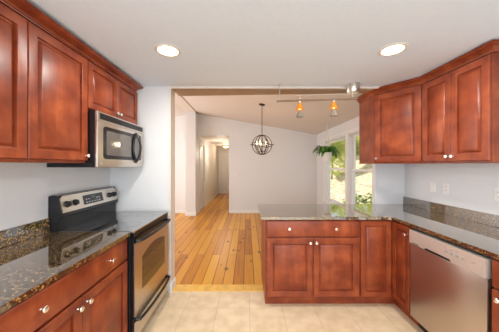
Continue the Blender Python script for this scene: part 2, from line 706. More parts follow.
for a, c, z0, z1 in ((NY1, 3.0, 0, 2.5), (6.3, BACK, 0, 2.5), (3.0, 6.3, 0, 0.5), (3.0, 6.3, 2.3, 2.5)):
    box(bm, LX - 0.12, LX, a, c, z0, z1)
struct('wall_living', bm, WALLD)
struct('wall_front', bx(LX - 0.12, XL - 0.12, NY0, NY1, 0, 2.9), WALLD)
# hall
struct('ceiling_hall', bx(HX0 - 0.1, HX1 + 0.1, BACK + 0.12, 11.4, HZ, HZ + 0.1), HALLP)
bm = B()
box(bm, HX0 - 0.12, HX0, BACK + 0.12, 6.84, 0, HZ)
box(bm, HX0 - 0.12, HX0, 7.52, 11.15, 0, HZ)
box(bm, HX0 - 0.12, HX0, 6.84, 7.52, 2.06, HZ)
struct('wall_hall_left', bm, HALLP)
struct('wall_hall_right', bx(HX1, HX1 + 0.12, BACK + 0.12, 11.15, 0, HZ), HALLP)
struct('wall_hall_end', bx(HX0 - 0.1, HX1 + 0.1, 11.15, 11.27, 0, HZ), HALLP)


def six_panel(w, h):
    bm = box(B(), 0, w, 0, 0.035, 0, h, 0.002)
    cw = (w - 0.30) / 2
    for r0, r1 in ((0.22, 0.82), (1.00, 1.55), (1.68, h - 0.12)):
        for c0 in (0.10, 0.20 + cw):
            panel(bm, c0, c0 + cw, r0, r1, 0.0, [(0, -0.002), (0, 0.004), (0.012, 0.001), (0.03, 0.006)])
    return bm


# hall door on the near side, and the one at the end
d = struct('door_1', six_panel(0.66, 2.04), TRIMW)
d.location = (HX0 - 0.02, 6.85, 0.005)
d.rotation_euler = (0, 0, PI / 2)
lathe(bm := B(), [(0.022, 0), (0.022, 0.006), (0.010, 0.01), (0.010, 0.03), (0.025, 0.04), (0.028, 0.055), (0.018, 0.068), (0, 0.07)], 14, to((0.60, 0, 0.95), (0, -1, 0)))
obj('door_knob', bm, NICKEL, d)
bm = B()
for a, c in ((6.775, 6.845), (7.515, 7.585)):
    box(bm, HX0 - 0.002, HX0 + 0.018, a, c, 0, 2.13, 0.004)
box(bm, HX0 - 0.002, HX0 + 0.018, 6.845, 7.515, 2.055, 2.13, 0.004)
struct('trim_6', bm, TRIMW)
d = struct('door_2', six_panel(0.72, 2.04), TRIMW)
d.location = (-1.33, 11.10, 0.005)
lathe(bm := B(), [(0.022, 0), (0.010, 0.01), (0.010, 0.03), (0.028, 0.05), (0, 0.065)], 14, to((0.06, 0, 0.95), (0, -1, 0)))
obj('door_knob', bm, NICKEL, d)
bm = B()
box(bm, -1.41, -1.335, 11.125, 11.155, 0, 2.13, 0.004)
box(bm, -0.605, -0.54, 11.125, 11.155, 0, 2.13, 0.004)
box(bm, -1.335, -0.605, 11.125, 11.155, 2.055, 2.13, 0.004)
struct('trim_7', bm, TRIMW)


def base_prof(bm, a, c, d, h=0.095, t=0.014):
    """baseboard from a to c (2D), standing out towards d"""
    a, c, d = Vector(a), Vector(c), Vector(d)
    prof = [(0, 0), (t, 0), (t, h - 0.025), (t * 0.55, h - 0.008), (0.002, h), (0, h)]
    r = [[bm.verts.new((p.x + d.x * o, p.y + d.y * o, z)) for o, z in prof] for p in (a, c)]
    k = len(prof)
    for i in range(k):
        j = (i + 1) % k
        bm.faces.new((r[0][i], r[0][j], r[1][j], r[1][i]))
    bm.faces.new(r[0])
    bm.faces.new(r[1])
    return bm


bm = base_prof(B(), (HX1, BACK), (XR, BACK), (0, -1))
struct('baseboard_back', bm, TRIMW)
bm = base_prof(B(), (LX, BACK), (-1.73, BACK), (0, -1))
base_prof(bm, (-1.73, BACK), (-1.73, 6.25), (-1, 0))
base_prof(bm, (-1.744, 6.25), (-1.436, 6.25), (0, -1))
base_prof(bm, (-1.45, 6.25), (-1.45, 6.775), (1, 0))
struct('baseboard_pier', bm, TRIMW)
bm = base_prof(B(), (HX0, 7.585), (HX0, 11.12), (1, 0))
struct('baseboard_hall', bm, TRIMW)
bm = base_prof(B(), (XR, 3.06), (XR, BACK), (-1, 0))
struct('baseboard_windows', bm, TRIMW)
bm = base_prof(B(), (NX + 0.004, NY0 - 0.006), (NX + 0.004, NY1), (1, 0), 0.10, 0.014)
base_prof(bm, (NX + 0.018, NY0 - 0.006), (NX - 0.002, NY0 - 0.006), (0, -1), 0.10, 0.014)
struct('baseboard_stub', bm, TRIMW)


# windows: double hung, facing into the room (local -y = -x of the room)
def window(name, span):
    y0, y1 = span
    wdt, h = y1 - y0, WZ1 - WZ0
    f = B()
    # casing on the room side
    box(f, -0.047, 0.0, -0.018, 0.004, -0.02, h + 0.065, 0.004)
    box(f, wdt, wdt + 0.047, -0.018, 0.004, -0.02, h + 0.065, 0.004)
    box(f, 0.0, wdt, -0.018, 0.004, h, h + 0.065, 0.004)
    # jamb
    box(f, 0, 0.022, 0.0, 0.14, 0, h)
    box(f, wdt - 0.022, wdt, 0.0, 0.14, 0, h)
    box(f, 0.022, wdt - 0.022, 0.0, 0.14, h - 0.022, h)
    box(f, 0.022, wdt - 0.022, 0.0, 0.14, 0, 0.022)
    o = struct(name, f, SASH)
    o.location = (XR, y1, WZ0)
    o.rotation_euler = (0, 0, -PI / 2)
    obj('window_sill', bx(-0.047, wdt + 0.047, -0.05, 0.003, -0.045, -0.0205, 0.005), SASH, o)
    mid = 1.325 - WZ0
    for y, z0, z1 in ((0.055, 0.024, mid + 0.025), (0.092, mid - 0.025, h - 0.024)):
        s = B()
        a, c = 0.024, wdt - 0.024
        box(s, a, a + 0.048, y, y + 0.032, z0, z1, 0.003)
        box(s, c - 0.048, c, y, y + 0.032, z0, z1, 0.003)
        box(s, a + 0.048, c - 0.048, y, y + 0.032, z0, z0 + 0.05, 0.003)
        box(s, a + 0.048, c - 0.048, y, y + 0.032, z1 - 0.045, z1, 0.003)
        so = obj('sash', s, SASH, o)
        obj('pane', bx(a + 0.046, c - 0.046, y + 0.013, y + 0.019, z0 + 0.048, z1 - 0.043), PANE, so)
    return o


window('window_1', W1)
window('window_2', W2)


# ------------------------------------------------------------ cabinets
# local frame of a cabinet: +x along its width, -y out of its face, z up
def body_mesh(w, d, z0, z1, toe=True):
    bm = B()
    if toe:
        box(bm, 0, w, 0, d, z0 + 0.10, z1, 0.0015)
        box(bm, 0.0, w, 0.055, d, z0, z0 + 0.102)
    else:
        box(bm, 0, w, 0, d, z0, z1, 0.0015)
    return bm


def cabinet(name, label, loc, rz, w, d, z0, z1, doors=(), drawers=(), toe=True, prof=RAISED):
    t = thing(name, label, 'cabinet', loc, rz)
    obj('carcass', body_mesh(w, d, z0, z1, toe), WOOD, t)
    for x0, x1, a, c, kx, kz in doors:
        o = obj('door', panel(B(), x0, x1, a, c, -0.001, prof), WOOD, t)
        if kx is not None:
            knob(o, kx, kz)
    for x0, x1, a, c, ks in drawers:
        o = obj('drawer_front', panel(B(), x0, x1, a, c, -0.001, SLAB), WOOD, t)
        for kx, kz in ks:
            knob(o, kx, kz)
    return t


R90 = PI / 2
UX = -1.235                     # carcass face of the cabinets on the range wall
G = 0.002
# --- range wall: upper double, then over the microwave (local +x = room +y)
DB, DT, CT = 1.465, 2.232, 2.245
y0 = 0.768
ys = 1.2325
wA0, wA = ys - 0.001 - y0, 1.698 - ys
cabinet('wall_cabinet', 'cherry wall cabinet cut by the photo edge, beside the single door wall cabinet', (UX, y0, 0), R90, wA0, UX - XL - G, 1.445, CT,
        [(0.003, wA0 - 0.002, DB, DT, 0.03, DB + 0.04)], toe=False)
cabinet('wall_cabinet', 'tall cherry wall cabinet with one raised panel door, right beside the microwave', (UX, ys, 0), R90, wA, UX - XL - G, 1.445, CT,
        [(0.003, wA - 0.004, DB, DT, wA - 0.026, DB + 0.035)], toe=False)
y1 = 1.700
wB = 2.465 - y1
cabinet('bridge_cabinet', 'short cherry wall cabinet with two small doors right above the microwave', (UX, y1, 0), R90, wB, UX - XL - G, 1.853, CT,
        [(0.004, wB / 2 - 0.002, 1.868, DT, wB / 2 - 0.026, 1.868 + 0.04), (wB / 2 + 0.002, wB - 0.004, 1.868, DT, wB / 2 + 0.026, 1.868 + 0.04)], toe=False, prof=RAISED_S)


def crown_profile(z0, z1, p):
    h = z1 - z0
    return [(0.0, z0), (0.010, z0), (0.012, z0 + h * .16), (0.018, z0 + h * .24), (0.022, z0 + h * .44), (p * .62, z0 + h * .66), (p * .80, z0 + h * .72), (p * .84, z0 + h * .80), (p, z0 + h * .86), (p, z1), (0.0, z1)]


cr = obj('crown_molding', crown_sweep([(UX - 0.021 + 0.021, 2.465), (UX, 0.768)], [(-o if False else o, z) for o, z in crown_profile(2.238, CEIL - 0.001, 0.068)]), WOOD)
# travel towards -y has its right hand at -x, so flip: build it the other way round
bpy.data.objects.remove(cr, do_unlink=True)
cr = obj('crown_molding', crown_sweep([(UX, 0.768), (UX, 2.465)], crown_profile(2.2455, 2.287, 0.088)), WOOD)
tag(cr, 'cherry crown molding along the top of the cabinets above the microwave', 'molding')

# --- base cabinet on the range wall
FX = -0.930                     # face of the base cabinets on the range wall
yb0 = 0.735
wC = 1.712 - yb0
hx = 1.229 - yb0
cabinet('base_cabinet', 'cherry base cabinet with wide drawer over two doors, between countertop and range', (FX, yb0, 0), R90, wC, FX - XL - G, 0, 0.883,
        [(0.004, hx - 0.002, 0.115, 0.702, hx - 0.035, 0.655), (hx + 0.002, wC - 0.022, 0.115, 0.702, hx + 0.035, 0.655)],
        [(0.004, wC - 0.022, 0.716, 0.872, [(hx - 0.25, 0.794), (hx + 0.25, 0.794)])])
# --- granite on the range wall
t = thing('countertop', 'polished dark granite countertop beside the range, with low gold flecked backsplash', 'countertop', (XL + G, yb0, 0.885))
obj('slab', bx(0, -0.900 - XL, 0, 1.712 - yb0, 0, 0.03, 0.0012), GRANITE, t)
obj('backsplash', bx(0, 0.02, 0, 1.712 - yb0, 0.0305, 0.137, 0.002), GRANITE, t)

# --- peninsula
PY = 2.235
PX0 = 0.186
px_w = 1.122 - PX0
cabinet('peninsula_cabinet', 'cherry peninsula cabinet with long two knob drawer over two doors, beside the pine floor', (PX0, PY, 0), 0, px_w, 2.90 - PY, 0, 0.883,
        [(0.012, 0.4715, 0.115, 0.700, 0.443, 0.655), (0.4755, px_w - 0.006, 0.115, 0.700, 0.505, 0.655)],
        [(0.012, px_w - 0.006, 0.714, 0.872, [(0.235, 0.795), (0.70, 0.795)])])
# --- corner base: an L with one door on each leg
RFX = 1.465                     # face of the base cabinets on the sink-less right run
t = thing('corner_base_cabinet', 'cherry corner base cabinet with two narrow doors where peninsula meets dishwasher run', 'cabinet', (1.124, PY, 0))
bm = B()
L = [(0, 0), (RFX - 1.124, 0), (RFX - 1.124, -(PY - 1.975)), (XR - G - 1.124, -(PY - 1.975)), (XR - G - 1.124, 2.90 - PY), (0, 2.90 - PY)]
prism(bm, L, 0.10, 0.883)
K = [(0, 0.055), (RFX + 0.055 - 1.124, 0.055), (RFX + 0.055 - 1.124, -(PY - 1.975)), (XR - G - 1.124, -(PY - 1.975)), (XR - G - 1.124, 2.90 - PY), (0, 2.90 - PY)]
prism(bm, K, 0, 0.101)
obj('carcass', bm, WOOD, t)
obj('door', panel(B(), 0.012, RFX - 1.124 - 0.024, 0.115, 0.872, -0.001, RAISED_S), WOOD, t)
bm = panel(B(), 0.024, PY - 1.975 - 0.005, 0.115, 0.872, -0.001, RAISED_S)
bm.transform(Matrix.Translation((RFX - 1.124, 0, 0)) @ Matrix.Rotation(-PI / 2, 4, 'Z'))
o = obj('door', bm, WOOD, t)
kb = lathe(B(), [(0.007, 0.0), (0.0045, 0.007), (0.0045, 0.014), (0.0145, 0.020), (0.0155, 0.024), (0.013, 0.0275), (0.0, 0.029)], 16, to((RFX - 1.124 - 0.020, -(PY - 1.975) + 0.035, 0.80), (-1, 0, 0)))
obj('knob', kb, CHROME, o)
# --- base cabinet beyond the dishwasher (towards the camera)
cabinet('end_base_cabinet', 'cherry base cabinet at the picture edge just past the dishwasher', (RFX, 1.318, 0), -R90, 0.46, XR - RFX - G, 0, 0.883,
        [(0.006, 0.454, 0.115, 0.700, 0.05, 0.655)], [(0.006, 0.454, 0.714, 0.872, [(0.23, 0.795)])])

# --- granite over peninsula and right run, one L
t = thing('peninsula_countertop', 'long L shaped polished dark granite top running over peninsula and dishwasher', 'countertop', (0, 0, 0.885))
cx, cy, r = 1.442, 2.203, 0.05
P = [(0.139, 2.203)]
for i in range(7):
    a = PI / 2 - i / 6 * PI / 2
    P.append((cx - r + r * math.cos(a), cy - r + r * math.sin(a)))
P += [(1.442, 0.86), (XR - G, 0.86), (XR - G, 2.928), (0.139, 2.928)]
bm = prism(B(), P, 0, 0.03)
bmesh.ops.recalc_face_normals(bm, faces=bm.faces)
bmesh.ops.bevel(bm, geom=[e for e in bm.edges if abs(e.verts[0].co.z - e.verts[1].co.z) < 1e-6], offset=0.002, segments=1, affect='EDGES', profile=0.5)
obj('slab', bm, GRANITE, t)
obj('backsplash', bx(XR - G - 0.02, XR - G, 0.86, 2.928, 0.0305, 0.130, 0.002), GRANITE, t)

# --- right uppers
RUX = 1.775                     # carcass face
yA, yBf = 2.224, 1.605
wD = yA - yBf
cabinet('double_wall_cabinet', 'cherry wall cabinet with two tall doors hanging over the dishwasher run', (RUX, yA, 0), -R90, wD, XR - RUX - G, 1.445, CT,
        [(0.004, wD / 2 - 0.002, DB, DT, wD / 2 - 0.026, DB + 0.04), (wD / 2 + 0.002, wD - 0.004, DB, DT, wD / 2 + 0.026, DB + 0.04)], toe=False)
# diagonal corner cabinet
t = thing('corner_wall_cabinet', 'cherry corner wall cabinet with one angled door, hanging next to the window', 'cabinet', (1.482, 2.592, 0))
ax, ay = RUX - 1.482, 2.226 - 2.592
poly = [(0, 0), (ax, ay), (XR - G - 1.482, ay), (XR - G - 1.482, 2.928 - 2.592), (0, 2.928 - 2.592)]
obj('carcass', prism(B(), poly, 1.445, CT), WOOD, t)
ln = math.hypot(ax, ay)
bm = panel(B(), 0.016, ln - 0.018, DB, DT, -0.001, RAISED)
M4 = Matrix.Rotation(math.atan2(ay, ax), 4, 'Z')
bm.transform(M4)
o = obj('door', bm, WOOD, t)
kp = M4 @ Vector((0.04, -0.020, DB + 0.04))
kd = M4 @ Vector((0, -1, 0))
obj('knob', lathe(B(), [(0.007, 0.0), (0.0045, 0.007), (0.0045, 0.014), (0.0145, 0.020), (0.0155, 0.024), (0.013, 0.0275), (0.0, 0.029)], 16, to(kp, kd)), CHROME, o)
path = [(XR - G, yBf), (RUX, yBf), (RUX, 2.226), (1.482, 2.592), (1.482, 2.928)]
cr = obj('crown_molding', crown_sweep(path[::-1], [(-o, z) for o, z in crown_profile(2.2455, 2.303, 0.062)]), WOOD)
bpy.data.objects.remove(cr, do_unlink=True)
cr = obj('crown_molding', crown_sweep(path[::-1], crown_profile(2.2455, 2.303, 0.062)), WOOD)
tag(cr, 'cherry crown molding bending round the corner cabinet by the window', 'molding')

# ------------------------------------------------------------ range  (local +x = room +y, -y = room +x)
RY0, RY1 = 1.716, 2.462
RW = RY1 - RY0
RB = -0.905                     # front of the body
t = thing('range', 'stainless and black electric range with glass cooktop and backguard', 'range', (RB, RY0, 0), R90)
depth = RB - XL - 0.004
obj('body', bx(0, RW, 0.0, depth, 0.06, 0.905, 0.003), BLACK, t)
obj('plinth', bx(0.02, RW - 0.02, 0.06, depth - 0.02, 0.0, 0.06), BLACKPL, t)
obj('cooktop', bx(-0.002, RW + 0.002, -0.035, depth - 0.082, 0.906, 0.9168, 0.001), COOKGLASS, t)
for cxx, cyy, rr in ((0.19, 0.13, 0.105), (0.56, 0.13, 0.085), (0.19, 0.39, 0.08), (0.56, 0.39, 0.105)):
    lathe.open = True
    bm = lathe(B(), [(rr, 0.9169), (rr, 0.9172), (rr - 0.004, 0.9172), (rr - 0.004, 0.9169)], 40, to((cxx, cyy, 0)))
    lathe.open = False
    obj('burner_ring', bm, RINGM, t)
# backguard: black riser, slanted steel fascia, rounded top
bgb = depth                     # back
bm = B()
pr = [(bgb, 0.905), (bgb, 1.185), (bgb - 0.030, 1.196), (bgb - 0.070, 1.190), (bgb - 0.103, 1.045), (bgb - 0.103, 1.025), (bgb - 0.080, 1.012), (bgb - 0.080, 0.9172), (bgb - 0.0745, 0.9172), (bgb - 0.0745, 0.905)]
prism(bm, pr, 0, RW, 'x')
obj('backguard', bm, BLACK, t)
a, c = Vector((bgb - 0.0705, 1.190)), Vector((bgb - 0.1035, 1.045))
dn = Vector((-(a - c).y, (a - c).x)).normalized()      # outward (towards -y)
if dn.x > 0:
    dn = -dn


def on_panel(u, s, off=0.0):
    """u along the width, s 0..1 up the slanted fascia"""
    p = c + (a - c) * s + dn * off
    return Vector((u, p.x, p.y))


fas = B()
q = [on_panel(0.012, 0.06, 0), on_panel(RW - 0.012, 0.06, 0), on_panel(RW - 0.012, 0.84, 0), on_panel(RW - 0.04, 0.96, 0), on_panel(0.04, 0.96, 0), on_panel(0.012, 0.84, 0)]
nn = Vector((0, dn.x, dn.y))
lo = [fas.verts.new(p) for p in q]
hi = [fas.verts.new(p + nn * 0.005) for p in q]
fas.faces.new(lo)
fas.faces.new(hi)
for i in range(6):
    j = (i + 1) % 6
    fas.faces.new((lo[i], lo[j], hi[j], hi[i]))
fo = obj('control_panel', fas, STEEL, t)
for u in (0.065, 0.150, RW - 0.135, RW - 0.062):
    bm = lathe(B(), [(0.027, 0), (0.027, 0.004), (0.022, 0.006), (0.020, 0.022), (0.017, 0.025), (0, 0.026)], 20, to(on_panel(u, 0.48, 0.005), nn))
    box_c = on_panel(u, 0.48, 0.030)
    g = B()
    box(g, -0.005, 0.005, -0.019, 0.019, 0, 0.006, 0.001)
    g.transform(to(box_c, nn))
    me_t = bpy.data.meshes.new('tmp')
    g.to_mesh(me_t)
    g.free()
    bm.from_mesh(me_t)
    bpy.data.meshes.remove(me_t)
    obj('knob', bm, BLACKPL, fo)
g = B()
hw = 0.13
q = [on_panel(RW / 2 - hw, 0.22, 0.005), on_panel(RW / 2 + hw, 0.22, 0.005), on_panel(RW / 2 + hw, 0.78, 0.005), on_panel(RW / 2 - hw, 0.78, 0.005)]
lo = [g.verts.new(p) for p in q]
hi = [g.verts.new(p + nn * 0.003) for p in q]
g.faces.new(lo)
g.faces.new(hi)
for i in range(4):
    j = (i + 1) % 4
    g.faces.new((lo[i], lo[j], hi[j], hi[i]))
do = obj('display', g, DISPLAY, fo)
for i in range(6):
    for s in (0.34, 0.52):
        u = RW / 2 - 0.095 + i * 0.034
        if 1 < i < 4 and s > 0.4:
            continue
        g = B()
        box(g, -0.010, 0.010, -0.006, 0.006, 0, 0.0012)
        g.transform(to(on_panel(u, s, 0.008), nn))
        obj('button', g, MARK, do)
g = B()
box(g, -0.026, 0.026, -0.010, 0.010, 0, 0.0012)
g.transform(to(on_panel(RW / 2, 0.62, 0.008), nn))
obj('clock_window', g, BLACKGLASS, do)
# vent slot strip under the cooktop lip
obj('front_trim', bx(0.004, RW - 0.004, -0.030, -0.0005, 0.868, 0.9055, 0.004), BLACK, t)


def bow(x0, x1, y0, sag, z, n=15, lift=0.0):
    pts = [(x0, 0.0 + y0 + 0.03, z)]
    for i in range(n):
        s = i / (n - 1)
        pts.append((x0 + 0.012 + (x1 - x0 - 0.024) * s, y0 - sag * math.sin(PI * s) ** 0.7, z + lift * math.sin(PI * s)))
    pts.append((x1, y0 + 0.03, z))
    return pts


def hole_panel(bm, x0, x1, z0, z1, hole, yf, yb):
    """a slab with a hole given as a loop of (x, z) points"""
    n = len(hole)
    cxh = sum(p[0] for p in hole) / n
    czh = sum(p[1] for p in hole) / n
    outer = []
    for x, z in hole:
        dx, dz = x - cxh, z - czh
        ks = []
        if dx > 1e-9: ks.append((x1 - cxh) / dx)
        if dx < -1e-9: ks.append((x0 - cxh) / dx)
        if dz > 1e-9: ks.append((z1 - czh) / dz)
        if dz < -1e-9: ks.append((z0 - czh) / dz)
        k = min(ks)
        outer.append([cxh + dx * k, czh + dz * k])
    for cxx, czz in ((x0, z0), (x1, z0), (x1, z1), (x0, z1)):
        b = min(outer, key=lambda p: (p[0] - cxx) ** 2 + (p[1] - czz) ** 2)
        b[0], b[1] = cxx, czz
    V = lambda p, y: bm.verts.new((p[0], y, p[1]))
    of, ob = [V(p, yf) for p in outer], [V(p, yb) for p in outer]
    hf, hb = [V(p, yf) for p in hole], [V(p, yb) for p in hole]
    for i in range(n):
        j = (i + 1) % n
        bm.faces.new((of[i], of[j], hf[j], hf[i]))
        bm.faces.new((ob[i], hb[i], hb[j], ob[j]))
        bm.faces.new((of[i], ob[i], ob[j], of[j]))
        bm.faces.new((hf[i], hf[j], hb[j], hb[i]))
    return bm


def arch_loop(x0, x1, z0, z1, rise, n=11, r=0.012):
    pts = [(x0, z0), (x0 + (x1 - x0) / 2, z0), (x1, z0), (x1, (z0 + z1) / 2)]
    for i in range(n):
        s = i / (n - 1)
        pts.append((x1 + (x0 - x1) * s, z1 + rise * math.sin(PI * s)))
    pts.append((x0, (z0 + z1) / 2))
    return pts


dr = obj('oven_door', bx(0.004, RW - 0.004, -0.028, -0.0005, 0.245, 0.866, 0.003), BLACK, t)
loop = arch_loop(0.125, RW - 0.105, 0.40, 0.675, 0.05)
obj('door_skin', hole_panel(B(), 0.006, RW - 0.006, 0.248, 0.815, loop, -0.036, -0.0283), STEEL, dr)
bm = B()
lp = [(x, z) for x, z in arch_loop(0.126, RW - 0.106, 0.401, 0.674, 0.05)]
prism(bm, lp, -0.0335, -0.0285, 'y')
obj('oven_window', bm, SMOKED, dr)
obj('handle', tube(B(), bow(0.03, RW - 0.03, -0.062, 0.020, 0.832), 0.013, 10), BLACKPL, dr)
dw = obj('storage_drawer', bx(0.004, RW - 0.004, -0.028, -0.0005, 0.065, 0.238, 0.003), BLACK, t)
obj('drawer_skin', bx(0.006, RW - 0.006, -0.036, -0.0283, 0.068, 0.200, 0.002), STEEL, dw)
obj('handle', tube(B(), bow(0.03, RW - 0.03, -0.060, 0.020, 0.212), 0.012, 10), BLACKPL, dw)

# ------------------------------------------------------------ microwave
MX = -1.168                     # body front
t = thing('microwave', 'stainless over the range microwave with black window and curved handle', 'microwave', (MX, 1.703, 0), R90)
MW = 0.759
MZ0, MZ1 = 1.412, 1.850
obj('body', bx(0, MW, 0.0, MX - XL - G, MZ0, MZ1, 0.002), BLACK, t)
obj('underside_panel', bx(0.06, MW - 0.06, 0.05, 0.30, MZ0 - 0.004, MZ0 - 0.0005), MARK, t)
# vent strip on top
vs = obj('vent_grille', bx(0.0, MW, -0.020, -0.0005, 1.775, MZ1, 0.003), STEEL, t)
sl = B()
box(sl, 0.03, MW - 0.03, -0.0225, -0.0205, 1.790, 1.838)
slo = obj('louver_slot', sl, BLACKPL, vs)
for k in range(4):
    obj('louver', bx(0.03, MW - 0.03, -0.026, -0.0227, 1.794 + k * 0.011, 1.799 + k * 0.011), BLACK, slo)
dr = obj('door', bx(0.0, MW, -0.020, -0.0005, MZ0 + 0.0, 1.773, 0.004, 2), STEEL, t)


def rrect(x0, x1, z0, z1, r, n=6):
    pts = []
    for cxx, czz, a0 in ((x0 + r, z0 + r, PI), (x1 - r, z0 + r, 1.5 * PI), (x1 - r, z1 - r, 0), (x0 + r, z1 - r, .5 * PI)):
        for i in range(n):
            a_ = a0 + i / (n - 1) * PI / 2
            pts.append((cxx + r * math.cos(a_), czz + r * math.sin(a_)))
    return pts


wf = obj('window_surround', prism(B(), rrect(0.070, 0.700, 1.478, 1.742, 0.03), -0.0235, -0.0203, 'y'), BLACK, dr)
obj('window_glass', prism(B(), rrect(0.105, 0.49, 1.510, 1.710, 0.012), -0.026, -0.0237, 'y'), simple('microwave_glass', (0.13, 0.115, 0.105), 0.06, ior=1.6), wf)
obj('touch_panel', prism(B(), rrect(0.555, 0.690, 1.500, 1.720, 0.012), -0.026, -0.0237, 'y'), simple('touch_pad', (0.17, 0.16, 0.155), 0.15), wf)
pts = []
for i in range(17):
    s = i / 16
    pts.append((0.585 + 0.0 * s, -0.022 - 0.050 * math.sin(PI * s) ** 0.8, 1.455 + 0.30 * s))
obj('handle', tube(B(), pts, 0.011, 10), BLACKPL, dr)
# curved grip recess opposite the handle
pts = []
for i in range(17):
    s = i / 16
    pts.append((0.585 - 0.055 * math.sin(PI * s), -0.026, 1.455 + 0.30 * s))
obj('grip_recess', tube(B(), pts, 0.010, 8), BLACKPL, dr)
obj('badge', bx(0.040, 0.060, -0.0225, -0.0203, 1.432, 1.448), MARK, dr)

# ------------------------------------------------------------ dishwasher  (local +x = room -y, -y = room -x)
DY0, DY1 = 1.970, 1.322
DW = DY0 - DY1
t = thing('dishwasher', 'stainless steel dishwasher with pocket handle under the granite countertop', 'dishwasher', (RFX, DY0, 0), -R90)
obj('tub', bx(0.004, DW - 0.004, 0.006, XR - RFX - 0.02, 0.10, 0.878), BLACKPL, t)
obj('toe_panel', bx(0.004, DW - 0.004, 0.055, 0.075, 0.0, 0.10), BLACKPL, t)
obj('door', bx(0.008, DW - 0.012, -0.024, 0.0055, 0.105, 0.742, 0.004, 2), steel_mat('dishwasher_steel', (0.58, 0.50, 0.44), 0.34, (1, 1, 60)), t)
bm = B()
x0, x1 = 0.008, DW - 0.012
z0, z1 = 0.746, 0.862
h0, h1 = DW / 2 - 0.155, DW / 2 + 0.085
# control panel with a pocket cut into its lower edge
pol = [(x0, z0), (h0, z0), (h0 + 0.014, z0 + 0.016), (h1 - 0.014, z0 + 0.016), (h1, z0), (x1, z0), (x1, z1), (x0, z1)]
prism(bm, pol, -0.030, 0.0055, 'y')
PANELST = simple('light_steel', (0.72, 0.66, 0.60), 0.35, 0.55, noise=0.02)
cp = obj('control_panel', bm, PANELST, t)
obj('handle_pocket', bx(h0, h1, -0.0236, -0.004, z0 - 0.003, z0 + 0.0155), DARKIN, cp)
obj('vent_slot', bx(x0 + 0.03, x0 + 0.105, -0.0312, -0.0302, z0 + 0.006, z0 + 0.012), BLACKPL, cp)
for k in range(4):
    obj('button', bx(0.36 + k * 0.042, 0.382 + k * 0.042, -0.0318, -0.0302, z0 + 0.052, z0 + 0.068), MARK, cp)
for k in range(3):
    obj('indicator', bx(0.365 + k * 0.042, 0.373 + k * 0.042, -0.0312, -0.0302, z0 + 0.082, z0 + 0.088), MARK, cp)
obj('badge', bx(0.55, 0.575, -0.0312, -0.0302, z0 + 0.060, z0 + 0.066), MARK, cp)


# ------------------------------------------------------------ recessed lights
def recessed(x, y, label):
    t = thing('recessed_light', label, 'ceiling light', (x, y, CEIL), 0, None)
    lathe.open = True
    bm = lathe(B(), [(0.098, -0.001), (0.096, -0.006), (0.082, -0.010), (0.074, -0.006), (0.072, -0.001)], 36)
    lathe.open = False
    obj('trim_ring', bm, CANRIM, t)
    obj('lens', lathe(B(), [(0.0735, -0.0015), (0.066, -0.0065), (0.03, -0.011), (0, -0.012)], 36), LENS, t)
    light('can_light', 'AREA', (0, 0, -0.02), 13, (1.0, 0.95, 0.88), (0, 0, 0), 0.13, parent=t, shape='DISK')
    return t


recessed(-0.61, 1.713, 'round recessed ceiling light between the microwave cabinets and the opening')
recessed(1.115, 1.70, 'round recessed ceiling light in front of the corner cabinet')
for xx in (-0.588, 1.075):  # two unseen cans added behind the camera as extra fill
    recessed(xx, -0.45, 'added round recessed fill light, out of view behind the camera')['group'] = 'added fill lights behind the camera'

# ------------------------------------------------------------ track light
TY = 2.42
t = thing('track_light', 'brushed nickel rail light with two amber glass lamp heads, hung from kitchen ceiling', 'track light', (1.155, TY, CEIL))
lathe.open = False
obj('canopy', lathe(B(), [(0.066, -0.0005), (0.068, -0.010), (0.066, -0.078), (0.060, -0.094), (0.02, -0.098), (0, -0.098)], 28), NICKEL, t)
ppm = F / TY
XW = lambda px: (px - 247) / ppm - 1.155
zl, zr = HC + (165 - 101.3) / ppm - CEIL, HC + (165 - 98.7) / ppm - CEIL
obj('power_post', tube(B(), [(0, 0, -0.095), (0, 0, zr - 0.01)], 0.007, 10), NICKEL, t)
obj('rail', tube(B(), [(XW(276.5), 0, zl), (XW(358), 0, zr)], 0.0105, 10), simple('rail_bronze', (0.27, 0.18, 0.12), 0.45, 0.4), t)
bm = tube(B(), [(XW(279.6), 0, -0.0005), (XW(279.6), 0, zl + 0.006)], 0.005, 10)
lathe(bm, [(0.014, 0), (0.014, 0.008), (0.006, 0.012)], 14, to((XW(279.6), 0, -0.0125)))
obj('support_post', bm, NICKEL, t)
tube(bm := B(), [(XW(296), 0.02, zl + 0.070), (XW(330), 0.02, zr + 0.052), (XW(348.5), 0.0, zr + 0.055)], 0.0032, 8)
obj('feed_wire', bm, NICKEL, t)
